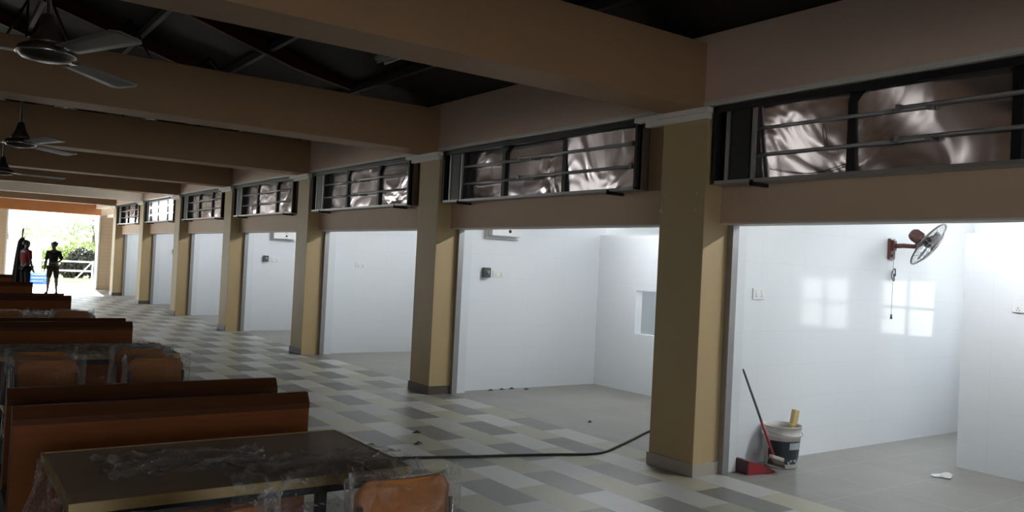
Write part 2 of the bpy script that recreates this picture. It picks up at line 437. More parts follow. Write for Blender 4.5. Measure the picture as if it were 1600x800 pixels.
b = MB(); b.box(-6.2, -5.2, YEND, YEND + .5, 0, 5.6); b.box(-0.6, 2.33, YEND, YEND + .5, 0, 5.6); b.box(5.38, 6.2, YEND, YEND + .5, 0, 3.66)
struct('wall_far', b, BRICKT)
ORANGE = mat('orange_brown_fascia', (0.42, 0.16, 0.055), 0.5, 0, 0.3, 0.15, 3)
b = MB(); b.box(-6.2, 5.38, YEND - .02, YEND + .5, 2.82, 3.3, .005); struct('wall_far_fascia', b, ORANGE)
b = MB(); b.box(-6.2, 5.2, YEND + .0, YEND + .5, 3.3, 5.6); struct('wall_far_gable', b, PAINT)
b = MB(); b.box(5.33, 5.38, YEND - .03, YEND + .52, 0, 2.82, .004); b.box(2.33, 2.38, YEND - .03, YEND + .52, 0, 2.82, .004); struct('sunlit_edge', b, WHITE)  # white strips added for the sunlit edges of the far columns
b = MB(); b.box(-6, 3.9, YEND - 3.0, YEND - 2.9, 3.03, 3.6); 

# ------------------------------------------------------------------ unfinished sign boxes over the stalls
sign_labels = [
    'open steel sign box over the stall with the bucket and wall fan',
    'open steel sign box over the second stall, with the white electrical box below',
    'open steel sign box over the third stall from the camera',
    'open steel sign box over the fourth stall from the camera',
    'open steel sign box just before the brightly lit one',
    'brightly lit white sign box with two glowing rows of tubes',
    'small dark open sign box beyond the lit one, at the far end']
CEILR = mat('sign_box_inside', (0.045, 0.042, 0.045), 0.5, 0.3)
for i in range(7):
    ya, yb = PYall[i] + 0.86, PYall[i + 1] - 0.035
    Ln = yb - ya
    t = thing('sign_box', sign_labels[i], 'sign box', (5.40, ya, 2.41), 0, 'open steel sign boxes above the stalls')
    xf, xb, zt = -0.17, -0.012, 0.635        # local: front plane, back plane
    lit = (i == 5)
    # front frame
    b = MB()
    b.box(xf, xf + .03, 0, Ln, zt - .05, zt); b.box(xf, xf + .03, 0, 0.03, 0, zt); b.box(xf, xf + .03, Ln - .03, Ln, 0, zt)
    b.build('front_frame', BLACKM, t)
    b = MB(); b.box(xf, xf + .03, 0, Ln, 0, .022); b.box(xf, xb, 0, Ln, -.006, .0); b.build('bottom_rail', GREYM, t)
    b = MB(); b.box(xf + .03, xb, -.004, .012, 0, zt); b.box(xf + .031, xf + .06, -.004, .016, 0, zt); b.build('side_panel', SIDEP, t)
    b = MB(); b.box(xf + .03, xb, Ln - .012, Ln, 0, zt); b.build('side_panel', BLACKM, t)
    b = MB(); b.box(xf + .03, xb, 0, Ln, zt - .015, zt); b.build('top_panel', BLACKM, t)
    # crumpled back sheet
    rnd = random.Random(i + 20)
    ph = [rnd.uniform(0, 6.28) for _ in range(8)]
    cuts = [0, Ln - 2.27, Ln - 1.17, Ln]
    tilts = [(.0, .05, .07), (.066, -.005, -.02), (.0, .0, -.01), (-.01, .01, -.01), (.0, -.01, .01), (.05, .05, .05), (-.01, .01, -.01)][i]
    def bz(u, v, Ln=Ln, ph=ph, tilts=tilts, cuts=cuts):
        y = u * Ln; z = v * zt
        k = 0 if y < cuts[1] else (1 if y < cuts[2] else 2)
        w = (y - cuts[k]) / (cuts[k + 1] - cuts[k])
        edge = math.sin(PI * min(1, max(0, w))) ** .5
        d = tilts[k] * v * (.35 + .65 * edge)
        q = (2 - k) if i == 0 else 1
        d += (.011 * math.sin(2.6 * y + 3.1 * z + ph[0]) + .008 * math.sin(5.3 * y - 6 * z + ph[1] + 1.5 * math.sin(2 * y + ph[4])) + .003 * math.sin(11 * y + 8 * z + ph[2] + 2 * math.sin(4 * z + y))) * edge * (.15 if (i == 0 and k == 2) else (1 if i == 0 else .42))
        return (xb - .016 - max(-.012, min(.085, d)), .012 + u * (Ln - .024), .012 + v * (zt - .03))
    b = MB(); b.grid(bz, 120, 22); b.build('back_sheet', WHITEP if lit else SHEET, t)  # lit box swaps steel for white, its brightness put into the colour
    for q, dy in enumerate((1.17, 2.27)):
        b = MB(); b.box(xb - .05, xb - .015, Ln - dy - .03, Ln - dy + .03, 0, zt - .015)
        b.prism([(Ln - dy - .03, zt - .015), (Ln - dy - .12, zt - .015), (Ln - dy - .03, zt - .10)], 'x', xb - .05, xb - .03)
        b.build('mullion', BLACKM, t)
    b = MB(); b.box(xb - .125, xb - .015, Ln - .34, Ln - .16, 0, zt - .015); b.build('mullion', BLACKM, t)
    b = MB(); b.box(xb - .125, xb - .10, Ln - .135, Ln - .10, 0.01, zt - .02); b.build('reflection_strip', GREYM, t)  # grey strips put in for light reflected inside the box end
    b = MB(); b.box(xb - .125, xb - .10, Ln - .39, Ln - .36, 0.01, zt - .02); b.build('reflection_strip', GREYM, t)
    # two rows of tubes
    for row, z in enumerate((.425, .215)):
        for q, (y0, y1, dz) in enumerate(((Ln - 1.75, Ln - .22, 0), (.12, Ln - 1.55, .018))):
            b = MB(); b.tube([(xf + .07 - dz, y0, z + dz * .6), (xf + .07 - dz, y1, z + dz * .6)], .0125, 10)
            tb = b.build('fluorescent_tube', BOXON if lit else TUBEOFF, t)
            for yy in (y0, y1):
                b = MB(); b.box(xf + .055 - dz, xf + .10 - dz, yy - .018, yy + .018, z + dz * .6 - .022, z + dz * .6 + .022, .004)
                b.build('tube_holder', GREYM, tb)
            b = MB(); b.box(xf + .085 - dz, xf + .105 - dz, y0, y1, z + dz * .6 - .012, z + dz * .6 + .012); b.build('tube_channel', GREYM, tb)
    # loose wires
    b = MB()
    for (y0, z0, y1, z1) in ((Ln - .5, .1, Ln - 1.15, .09), (Ln - .95, .40, Ln - .98, .23)):
        b.tube([(xb - .06 - .01 * math.sin(k), y0 + (y1 - y0) * k / 8, z0 + (z1 - z0) * k / 8 - .05 * math.sin(PI * k / 8)) for k in range(9)], .003, 5)
    b.build('wire', CABLE, t)
    for yy in (.34, Ln - .42):
        b = MB(); b.box(xf - .03, .0, yy - .015, yy + .015, -.036, -.008); b.box(xf - .03, xf - .02, yy - .015, yy + .015, -.036, .01); b.build('bracket', BLACKM, t)

# ------------------------------------------------------------------ lamps in the stalls
lamp_names = ['nearest', 'second', 'third', 'fourth', 'fifth', 'sixth', 'seventh']
def tube_lamp(x, y, z, label, along='y', length=1.2, group='tube lamps in the stalls', tm=None):
    t = thing('tube_lamp', label, 'lamp', (x, y, z), 0 if along == 'y' else PI / 2, group)
    b = MB(); b.box(-.03, .03, -length / 2, length / 2, 0, .045, .004); b.build('housing', WHITEP, t)
    b = MB(); b.tube([(0, -length / 2 + .03, -.022), (0, length / 2 - .03, -.022)], .014, 10); b.build('tube', tm or TUBEON, t)
    b = MB()
    for s in (-1, 1): b.box(-.012, .012, s * (length / 2 - .035) - .012, s * (length / 2 - .035) + .012, -.04, .002)
    b.build('end_cap', WHITEP, t)
for i in range(7):
    yc = (PYall[i] + PYall[i + 1]) / 2 + .2
    tube_lamp(6.75, yc + .3, 2.705, 'white tube lamp on the ceiling of the %s stall' % lamp_names[i], 'y', 1.5)
    tube_lamp(9.2, yc + .9, 2.705, 'white tube lamp on the ceiling behind the %s stall' % lamp_names[i], 'y', 1.5, 'tube lamps behind the stalls', TUBEMID if i == 0 else TUBEDIM)

# ------------------------------------------------------------------ electrical things on the partitions
def socket(x, y, z, label, w=.146, h=.086, face='y', cat='socket', grp=None):
    t = thing('wall_socket', label, cat, (x, y, z), 0 if face == 'y' else -PI / 2, grp)
    b = MB(); b.box(-w / 2, w / 2, -.012, 0, -h / 2, h / 2, .004); b.build('face_plate', WHITEP, t)
    b = MB()
    for s in ((-1, 1) if w > .1 else (0,)): b.box(s * w * .25 - .012, s * w * .25 + .012, -.017, -.011, .008, .03, .002)
    b.build('rocker_switch', WHITEP, t)
    b = MB()
    for s in ((-1, 1) if w > .1 else (0,)):
        for (dx, dz, a, c) in ((0, -.006, .003, .006), (-.011, -.024, .005, .003), (.011, -.024, .005, .003)):
            b.box(s * w * .25 + dx - a, s * w * .25 + dx + a, -.0135, -.011, dz - c, dz + c)
    b.build('pin_holes', BLACKP, t)
    return t
def isolator(x, y, z, label):
    t = thing('isolator_switch', label, 'switch', (x, y, z), 0, 'dark isolator switches')
    b = MB(); b.box(-.055, .055, -.06, 0, -.065, .065, .008); b.build('body', mat('dark_grey_switch', (0.06, 0.065, 0.06), .5), t)
    b = MB(); b.lathe([(0, 0), (.026, 0), (.024, .014), (0, .016)], 16, Matrix.Translation((0, -.06, .008)) @ Matrix.Rotation(PI / 2, 4, 'X')); b.box(-.006, .006, -.085, -.07, -.02, .034, .002); b.build('knob', GREYM, t)
def elec_box(x, y, z, label):
    t = thing('electrical_box', label, 'electrical box', (x, y, z), 0, 'white electrical boxes')
    b = MB(); b.box(-.27, .27, -.035, 0, -.23, .23, .006); b.build('back_tray', WHITEP, t)
    b = MB(); b.box(-.235, .235, -.13, -.035, -.19, .25, .012); c = b.build('cover', WHITEP, t)
    b = MB(); b.lathe([(0, 0), (.022, 0), (.02, .012), (0, .014)], 14, Matrix.Translation((0.05, -.13, -.12)) @ Matrix.Rotation(PI / 2, 4, 'X')); b.build('lock', BLACKP, c)
    b = MB(); b.tube([(.05 + .035 * math.cos(a * PI / 8), -.131, -.085 + .03 * math.sin(a * PI / 8)) for a in range(9)], .004, 6); b.build('mark', GREYM, c)
PF = [y + .12 for y in PYall]                       # faces of partitions
socket(6.09, PF[1], 1.515, 'white double switch plate on the white wall above the broom', .16, .10)
elec_box(6.27, PF[2], 2.235, 'white electrical box high on the wall of the second stall')
isolator(6.04, PF[2], 1.555, 'dark square switch below the box in the second stall')
socket(6.245, PF[2], 1.545, 'white double socket beside the dark switch in the second stall', .17, .09)
socket(6.25, PF[3], 1.55, 'white socket alone on the wall of the third stall', .18, .09)
elec_box(6.37, PF[4], 2.19, 'white electrical box high on the wall of the fourth stall')
isolator(6.02, PF[4], 1.56, 'dark square switch below the box in the fourth stall')
socket(6.22, PF[4], 1.54, 'white double socket beside the dark switch in the fourth stall', .17, .09)
socket(6.36, PF[5], 1.55, 'small white socket on the wall of the fifth stall', .17, .09)
isolator(6.15, PF[6], 1.6, 'dark square switch on the wall of the sixth stall')
elec_box(6.40, PF[6], 2.19, 'white electrical box high on the wall of the sixth stall')
socket(XB - .16, 3.27, 1.51, 'white double socket on the grey-shaded wall at the right edge', .20, .09, 'x')

# ------------------------------------------------------------------ wall fan
wf = thing('wall_fan', 'brown wall fan with round wire cage on white stall wall', 'wall fan', (8.21, PF[1], 2.03))
b = MB(); b.box(-.055, .055, -.035, 0, -.11, .11, .012); b.box(-.03, .03, -.06, -.03, -.02, .09, .008); b.build('wall_plate', BROWNP, wf)
b = MB(); b.box(-.02, .02, -.045, -.03, -.085, -.06, .004); b.build('speed_dial', BLACKP, wf)
nrm = (R_ * 0.62 - U_ * 0.64 - F_ * 0.60).normalized()          # where the fan blows
hub = Vector((0.085, -.36, .055))
b = MB(); b.tube([(0, -.03, .03), (0.02, -.14, .035), (.05, -.24, .03), hub - nrm * .05], [.026, .024, .024, .03], 12); b.build('arm', BROWNP, wf)
rot = Vector((0, 0, 1)).rotation_difference(nrm).to_matrix().to_4x4()
T = Matrix.Translation(hub) @ rot
b = MB(); b.lathe([(0, -.21), (.045, -.205), (.062, -.18), (.066, -.10), (.055, -.05), (0, -.045)], 20, T); mo = b.build('motor', BROWNP, wf)
b = MB()
for a in range(6):
    b.box(.064, .070, -.006, .006, -.17, -.09, 0, T @ Matrix.Rotation(a * PI / 3, 4, 'Z'))
b.build('vent_rib', BLACKP, mo)
b = MB(); b.lathe([(0, .03), (.03, .025), (.04, .0), (.035, -.05)], 18, T); b.build('hub', BLACKP, wf)
BLADEP = mat('smoky_fan_blade', (0.035, 0.025, 0.022), .3)
for k in range(3):
    A = T @ Matrix.Rotation(k * 2 * PI / 3 + .7, 4, 'Z')
    b = MB()
    def bl(u, v, A=A):
        r = .035 + u * .145; w = (.03 + .075 * math.sin(PI * min(1, u * .8 + .12))) * (v - .5) * 2
        return A @ Vector((r, w, .012 - w * .35))
    b.grid(bl, 8, 6); b.build('blade', BLADEP, wf, solid=.004)
b = MB(); RC = .25
for s in (.062, -.05):
    for k in range(28):
        A = T @ Matrix.Rotation(k * 2 * PI / 28, 4, 'Z')
        pts = [A @ Vector((r, 0, (s * (1 - (r / RC) ** 3)))) for r in (.035, .09, .14, .19, .215, RC)]
        b.tube(pts, .0016, 5)
    for r in (.10, .17):
        b.tube([T @ Vector((r * math.cos(a * PI / 16), r * math.sin(a * PI / 16), s * (1 - (r / RC) ** 3))) for a in range(32)], .0018, 5, closed=True)
b.build('wire_cage', CHROME, wf)
b = MB(); b.tube([T @ Vector((RC * math.cos(a * PI / 20), RC * math.sin(a * PI / 20), 0)) for a in range(40)], .0075, 8, closed=True); b.build('cage_rim', mat('dark_cage_rim', (.09, .09, .09), .3, .6), wf)
b = MB(); b.lathe([(0, .066), (.03, .066), (.036, .06), (.03, .055), (0, .055)], 18, T); b.build('badge_plate', BROWNP, wf)
b = MB(); b.tube([(.01, -.04, -.1), (.012, -.04, -.3), (.01, -.04, -.69)], .0028, 6); pc = b.build('pull_cord', mat('grey_cord', (.25, .25, .25), .6), wf)
b = MB(); b.tube([(.01, -.04, -.73), (.01, -.04, -.68)], [.012, .009], 8); b.build('cord_pull', BLACKP, pc)
b = MB(); b.tube([(.02 + .035 * math.sin(a) * (1 if a < PI else .8) + .05 * (a / 12), -.03 - .006 * math.cos(a * 2), -.31 + .11 * (a / 12.6) + .05 * math.cos(a)) for a in [k * .35 for k in range(30)]], .006, 6); b.build('power_cable', CABLE, wf)

# ------------------------------------------------------------------ broom, dustpan, bucket
bk = thing('paint_bucket', 'white paint bucket with dark label, used, against the white wall', 'bucket', (6.27, 4.545, 0))
h = .37
b = MB(); b.lathe([(0, 0.004), (.132, .004), (.138, .012), (.162, h - .1), (.170, h - .095), (.170, h - .075), (.164, h - .07), (.167, h - .012), (.173, h - .008), (.173, h), (.163, h), (.158, h - .06), (.133, .02), (0, .02)], 40); b.build('pail', mat('grubby_white_plastic', (.62, .60, .57), .45, 0, .4, .18, 14), bk)
def labelm():
    m, nt, out = new_mat('bucket_label_print'); p = pbsdf(nt, out); p.inputs['Roughness'].default_value = .4
    tc = N(nt, 'ShaderNodeTexCoord'); s = N(nt, 'ShaderNodeSeparateXYZ'); L(nt, tc.outputs['Object'], s.inputs[0])
    ang = mathn(nt, 'ARCTAN2', s.outputs[1], s.outputs[0])
    z = s.outputs[2]
    # pale picture window and pale strip at the bottom of a dark label
    w1 = mathn(nt, 'MULTIPLY', mathn(nt, 'MULTIPLY', mathn(nt, 'GREATER_THAN', z, .175), mathn(nt, 'LESS_THAN', z, .235)), mathn(nt, 'MULTIPLY', mathn(nt, 'GREATER_THAN', ang, -2.05), mathn(nt, 'LESS_THAN', ang, -1.30)))
    w2 = mathn(nt, 'MULTIPLY', mathn(nt, 'LESS_THAN', z, .085), mathn(nt, 'GREATER_THAN', ang, -2.1))
    w3 = mathn(nt, 'MULTIPLY', mathn(nt, 'GREATER_THAN', z, .170), mathn(nt, 'GREATER_THAN', ang, -1.24))
    nz = N(nt, 'ShaderNodeTexNoise'); nz.inputs['Scale'].default_value = 38; L(nt, tc.outputs['Object'], nz.inputs['Vector'])
    w2 = mathn(nt, 'MULTIPLY', w2, mathn(nt, 'GREATER_THAN', nz.outputs['Fac'], .47))
    w = mathn(nt, 'MAXIMUM', mathn(nt, 'MAXIMUM', w1, w2), w3)
    mx = N(nt, 'ShaderNodeMix', data_type='RGBA'); L(nt, w, mx.inputs['Factor']); mx.inputs['A'].default_value = col((.018, .026, .034)); mx.inputs['B'].default_value = col((.42, .48, .50))
    L(nt, mx.outputs['Result'], p.inputs['Base Color']); return m
def rl(z): return .1385 + (.162 - .138) * (z - .012) / (h - .112) + .0012
b = MB(); b.grid(lambda u, v: (rl(.045 + v * .2) * math.cos(-3.3 + u * 2.6), rl(.045 + v * .2) * math.sin(-3.3 + u * 2.6), .045 + v * .2), 30, 4); tag(b.build('label_sheet', labelm(), bk), 'dark blue printed label')
b = MB(); b.tube([(.172 * math.cos(-.1 - a * PI / 12) , .172 * math.sin(-.1 - a * PI / 12) - .01 * math.sin(a * PI / 12), h - .05 - .03 * math.sin(a * PI / 12)) for a in range(13)], .0035, 6); b.build('handle', GREYM, bk)
b = MB(); b.lathe([(0, h - .09), (.158, h - .09)], 24); b.build('contents', mat('dry_plaster', (.12, .11, .10), .8), bk)
b = MB(); M_ = Matrix.Translation((6.395, 4.53, h - .075)) @ Matrix.Rotation(.22, 4, 'Y'); b.box(-.036, .036, -.02, .02, 0, .2, .006, M_); b.box(-.05, .03, -.022, .022, -.02, .07, .006, M_)
tag(b.build('wood_offcut', LIGHTWOOD), 'pale wooden offcut sticking up from the paint bucket', 'wood offcut')
dp = thing('dustpan', 'red plastic dustpan lying on floor beside the bucket', 'dustpan', (5.86, 4.44, 0), -.12)
b = MB()
b.prism([(-.15, 0), (.16, 0), (.16, .012), (-.02, .085), (-.15, .115)], 'y', -.012, .0)
b.prism([(-.15, 0), (.16, 0), (.16, .012), (-.02, .085), (-.15, .115)], 'y', .2, .212)
b.box(-.15, .17, 0, .2, 0, .008); b.build('pan', REDP, dp)
b = MB(); b.box(-.17, -.148, -.012, .212, 0, .118, .004); b.build('rear_wall', mat('dark_red_plastic', (.06, .008, .012), .4), dp)
br = thing('broom', 'long broom with beige head leaning against the white pilaster', 'broom', (5.98, 4.40, 0.0))
top = Vector((-.255, .165, .875)); bot = Vector((0, 0.0, .135))
b = MB(); b.tube([bot, bot.lerp(top, .42)], .011, 10); st = b.build('handle', REDP, br); st['label'] = 'red lower part of handle'
b = MB(); b.tube([bot.lerp(top, .40), bot.lerp(top, .97), top], [.0105, .0095, .006], 10); b.build('upper_handle', mat('dark_grey_handle', (.10, .10, .10), .4), br)
Mh = Matrix.Translation((.02, -.01, .125)) @ Matrix.Rotation(.28, 4, 'Y')
b = MB(); b.box(-.085, .085, -.022, .022, -.012, .020, .008, Mh); b.build('head', mat('pale_brush_block', (.45, .40, .34), .6), br)
b = MB()
for k in range(26):
    for j in range(5):
        x = -.078 + .156 * k / 25; y = -.018 + .036 * j / 4
        p0 = Mh @ Vector((x, y, -.012)); p1 = Mh @ Vector((x * 1.12 + .012, y * 1.6 - .006, -.062))
        b.tube([p0, p1], .0032, 4)
b.build('bristles', mat('dark_bristles', (.06, .045, .035), .8), br)

# ------------------------------------------------------------------ small litter
def scrap(x, y, r, seed, name, label, m, grp=None):
    rr = random.Random(seed); ph = [rr.uniform(0, 6) for _ in range(4)]
    b = MB()
    def f(u, v):
        a = u * 2 * PI; q = v * r * (1 + .25 * math.sin(3 * a + ph[0]) + .15 * math.sin(5 * a + ph[1]))
        return (q * math.cos(a) * 1.3, q * math.sin(a) * .7, .003 + .018 * (1 - v) * (1 + math.sin(4 * a + ph[2])) * .6 + .006 * math.sin(9 * v + ph[3]) ** 2)
    b.grid(f, 20, 6); tag(b.build(name, m, None, (x, y, 0), solid=.002), label, 'litter', grp)
scrap(7.36, 3.66, .10, 1, 'paper_scrap', 'crumpled white scrap on the stall floor at right', WHITEP)
for q, (x, y, lb) in enumerate(((6.15, 8.98, 'black scrap by the wall foot in the second stall, leftmost of four'), (6.35, 9.0, 'black scrap by the wall foot in the second stall, second of four'), (6.52, 9.02, 'black scrap by the wall foot in the second stall, third of four'),
                             (6.68, 8.9, 'black scrap by the wall foot in the second stall, rightmost of four'), (5.95, 6.75, 'small black scrap on grey tiles near the cable'), (3.95, 6.98, 'dark scrap on a pale hall tile beside the cable'), (3.72, 6.55, 'tiny dark scrap on a white hall tile left of the cable'))):
    scrap(x, y, .03 if q != 4 else .022, 10 + q, 'floor_scrap', lb, BLACKP, 'dark scraps on the floor')
pts = [(1.9, 6.6), (2.7, 6.3), (3.38, 6.08), (3.8, 5.94), (4.24, 5.81), (4.6, 5.69), (4.92, 5.57), (5.12, 5.58), (5.34, 5.68), (5.7, 5.86), (6.11, 6.07), (6.6, 6.3)]
def smooth_pts(p, n=6):
    out = []
    for i in range(len(p) - 1):
        p0, p1, p2, p3 = p[max(i - 1, 0)], p[i], p[i + 1], p[min(i + 2, len(p) - 1)]
        for k in range(n):
            t = k / n
            out.append(tuple(.5 * ((2 * p1[d]) + (-p0[d] + p2[d]) * t + (2 * p0[d] - 5 * p1[d] + 4 * p2[d] - p3[d]) * t * t + (-p0[d] + 3 * p1[d] - 3 * p2[d] + p3[d]) * t ** 3) for d in range(len(p1))))
    out.append(p[-1]); return out
b = MB(); b.tube([(x, y, .011) for x, y in smooth_pts(pts)], .0105, 8); tag(b.build('power_cable', CABLE), 'black cable lying across the tiled floor into the second stall', 'cable')

# ------------------------------------------------------------------ furniture
def make_bench(label):
    t = thing('bench', label, 'bench', (0, 0, 0), 0, 'brown benches set out in rows')
    w = .7175
    b = MB(); b.box(-w, w, 0, .032, .04, .80, .004); b.build('back_panel', BENCHW, t)
    b = MB(); b.prism([(-.004, .80), (-.004, .828), (.034, .884), (.062, .884), (.062, .80)], 'x', -w, w); b.build('top_rail', BENCHD, t)
    b = MB(); b.box(-w + .03, w - .03, .032, .43, .40, .45, .012); b.build('seat', BENCHW, t)
    for s in (-1, 1):
        b = MB(); b.prism([(.032, .04), (.43, .04), (.43, .40), (.10, .40), (.062, .80), (.032, .80)], 'x', s * w - s * .028, s * w); b.build('side_panel', BENCHD, t)
    b = MB(); b.box(-w + .05, w - .05, .06, .38, 0, .04); b.build('base', BLACKP, t)
    return t
def make_table(label):
    t = thing('table', label, 'table', (0, 0, 0), 0, 'long wrapped dining tables')
    w, d = .665, .42
    b = MB(); b.box(-w + .012, w - .012, -d + .012, d - .012, .725, .7605, .002); b.build('table_top', TABLEW, t)
    b = MB()
    b.box(-w, w, -d, -d + .014, .722, .763, .002); b.box(-w, w, d - .014, d, .722, .763, .002); b.box(-w, -w + .014, -d, d, .722, .763, .002); b.box(w - .014, w, -d, d, .722, .763, .002)
    b.build('edge_band', TEDGE, t)
    b = MB(); b.box(-w + .08, w - .08, -d + .08, d - .08, .67, .722); b.build('apron', BLACKM, t)
    for sx in (-1, 1):
        for sy in (-1, 1):
            b = MB(); x, y = sx * (w - .1), sy * (d - .1); b.box(x - .025, x + .025, y - .025, y + .025, 0, .67, .004); b.build('leg', BLACKM, t)
    return t
def chair_shell(W=.37, z0=.52, z1=.885):
    def f(u, v):
        x = (u - .5) * W
        # rounded top corners
        e = abs(u - .5) * 2
        top = z1 - .05 * max(0, (e - .72) / .28) ** 2
        z = z0 + (top - z0) * v
        y = -.22 - .02 * v + .055 * e * e * .8 - .0
        return (x, y, z)
    return f
def make_chair(label, seed=0):
    t = thing('chair', label, 'chair', (0, 0, 0), 0, 'plastic-wrapped plywood chairs')
    b = MB(); b.grid(chair_shell(), 14, 8); b.build('backrest', CHAIRW, t, solid=.014)
    b = MB(); b.grid(lambda u, v: ((u - .5) * .40, -.19 + v * .39, .445 + .02 * abs(u - .5) ** 2 * 4 - .03 * max(0, v - .8) ** 2 * 25), 10, 10); b.build('seat', CHAIRW, t, solid=.014)
    for s in (-1, 1):
        b = MB(); b.tube([(s * .17, -.19, .43), (s * .175, -.215, .5), (s * .175, -.228, .80)], .011, 8); b.build('back_post', CHROME, t)
        b = MB(); b.tube([(s * .17, -.17, .43), (s * .19, -.23, 0)], .0125, 8); b.build('leg', CHROME, t)
        b = MB(); b.tube([(s * .17, .16, .43), (s * .19, .19, 0)], .0125, 8); b.build('leg', CHROME, t)
    rr = random.Random(seed + 3); ph = [rr.uniform(0, 6) for _ in range(6)]
    b = MB()
    def cover(u, v):
        # bag pulled over the backrest: loop round it, open at the bottom
        a = u * 2 * PI
        ex = .208 + .02 * math.sin(5 * a + ph[0] + 4 * v) + .012 * math.sin(11 * a + 7 * v + ph[1])
        z = .903 - .46 * v + .012 * math.sin(3 * a + ph[2])
        k = min(1, (v * 5) ** .5) if v < .2 else 1
        return (ex * math.copysign(abs(math.cos(a)) ** .5, math.cos(a)), -.215 + (.055 + .02 * math.sin(7 * a + 9 * v + ph[3])) * k * math.copysign(abs(math.sin(a)) ** .7, math.sin(a)) + .03 * math.cos(a) ** 2, z)
    b.grid(cover, 64, 30); tag(b.build('plastic_cover', FILMBAG, t), 'clear wrinkled plastic bag')
    return t

bl = ['reddish brown bench back right behind the nearest wrapped table', 'brown bench just behind the reddish nearest bench',
      'dark brown bench behind the second table, front one of its pair', 'dark brown bench behind the second table, rear one of its pair',
      'dark brown bench behind the third table, front one of its pair', 'dark brown bench behind the third table, rear one of its pair',
      'dark brown bench in front of the person in red', 'dark brown bench farthest back, by the person in red']
bench0 = make_bench(bl[0])
for i, (x, y) in enumerate(((1.083, 4.42), (1.10, 4.985), (1.07, 9.20), (1.085, 9.645), (1.115, 13.95), (1.08, 14.45), (1.02, 18.4), (0.98, 22.4))):
    o = bench0 if i == 0 else copy_tree(bench0)
    o.location = (x, y, 0); o['label'] = bl[i]
tl = ['dark-topped table with pale edge and loose plastic, nearest the camera', 'wrapped table in the second row, behind four wrapped chairs', 'wrapped table in the third row', 'wrapped table in the fourth row']
table0 = make_table(tl[0])
for i, (x, y) in enumerate(((1.105, 3.575), (1.17, 7.87), (1.14, 12.0), (1.1, 16.4))):
    o = table0 if i == 0 else copy_tree(table0)
    o.location = (x, y, 0); o['label'] = tl[i]
chairs = [((1.44, 2.80), -.05, 'orange plywood chair at right end of the nearest table, half in frame'), ((.70, 2.68), .04, 'orange plywood chair whose top shows below the nearest table edge'),
          ((.69, 6.37), 0, 'wrapped chair of the second row, front left of four'), ((1.36, 6.35), .0, 'wrapped chair of the second row, front right of four'),
          ((.70, 6.86), 0, 'wrapped chair of the second row, back left of four'), ((1.37, 6.90), 0, 'wrapped chair of the second row, back right of four'),
          ((.75, 10.9), 0, 'wrapped chair at left of the third table'), ((1.42, 10.9), 0, 'wrapped chair at right of the third table')]
chair0 = make_chair(chairs[0][2])
for i, ((x, y), rz, lb) in enumerate(chairs):
    o = chair0 if i == 0 else copy_tree(chair0)
    o.location = (x, y, 0); o.rotation_euler = (0, 0, rz); o['label'] = lb

# loose plastic on tables
from mathutils import noise as mn
def crumple(x, y, seed, sc_=7.0):
    p = Vector((x * sc_ + seed * 3.1, y * sc_ - seed * 1.7, seed))
    a = 1 - abs(mn.noise(p)) * 2.2
    p2 = Vector((x * sc_ * 2.6 + a, y * sc_ * 2.1, seed + 5))
    b_ = 1 - abs(mn.noise(p2)) * 2.2
    return max(0, a) ** 3 * .024 + max(0, b_) ** 3 * .011
def film(name, label, x0, x1, yback, yfront, zt, drop, seed, nu=110, nv=80, slant=0):
    rr = random.Random(seed); ph = [rr.uniform(0, 6) for _ in range(10)]
    top = yback - yfront; Lt = top + drop
    def f(u, v):
        x = x0 + (x1 - x0) * u + .02 * math.sin(9 * v + ph[5])
        s = v * Lt * (1 + .16 * math.sin(3.3 * u * PI + ph[0]) - .1 * math.sin(7 * u + ph[1]))
        s = min(s, Lt * 1.15) if drop > 0 else min(s, top * .99)
        c = crumple(x, s, seed)
        if s < top:
            y, z = yback - s + .02 * math.sin(8 * u + ph[2]), zt + .004 + c
        else:
            q = s - top
            y, z = yfront - .006 - c * 2.0 - .06 * min(q, .3) + .018 * math.sin(26 * x + ph[3]) * min(1, q * 6) - .02 * min(1, q * 8), zt + .006 - q * .95
        return (x + slant * v, y, z)
    b = MB(); b.grid(f, nu, nv); return tag(b.build(name, FILM, None), label, 'plastic sheet', 'loose plastic sheets')
film('plastic_sheet', 'clear plastic sheet hanging over front edge of nearest table', .98, 1.80, 3.52, 3.14, .763, .42, 2)
film('plastic_sheet', 'clear plastic sheet lying crumpled across middle of nearest table', .60, 1.25, 3.75, 3.36, .763, .0, 5)
b = MB()
def corner(u, v):
    a = v * .75
    return (.44 - .02 - .12 * v + .015 * math.sin(14 * u + 6 * v), 3.9 - .72 * u + .012 * math.sin(22 * u + 9 * v), .765 - .55 * v + .01 * math.sin(17 * u))
b.grid(corner, 36, 20); tag(b.build('plastic_sheet', FILM), 'clear plastic sheet hanging from left end of nearest table', 'plastic sheet', 'loose plastic sheets')
film('plastic_sheet', 'clear plastic sheet over the second table in the row', .52, 1.80, 8.2, 7.46, .763, .2, 9, 60, 36)
film('plastic_sheet', 'clear plastic sheet over the third table in the row', .52, 1.78, 12.35, 11.6, .763, .2, 11, 60, 30)
b = MB()
def heap(u, v):
    a = u * 2 * PI; r = (.30 + .04 * math.sin(5 * a + 3 * v) + .025 * math.sin(11 * a + 5 * v)) * (1 - .35 * v)
    if v > .8: r *= (1 - v) / .2 * .9 + .02
    return (.10 + r * math.cos(a) * .75, 4.5 + r * math.sin(a), .02 + .93 * v + .02 * math.sin(7 * a))
b.grid(heap, 60, 30); hp = b.build('wrapped_stool', FILM); tag(hp, 'plastic-wrapped dark furniture piece at left edge beside the reddish bench', 'wrapped furniture')
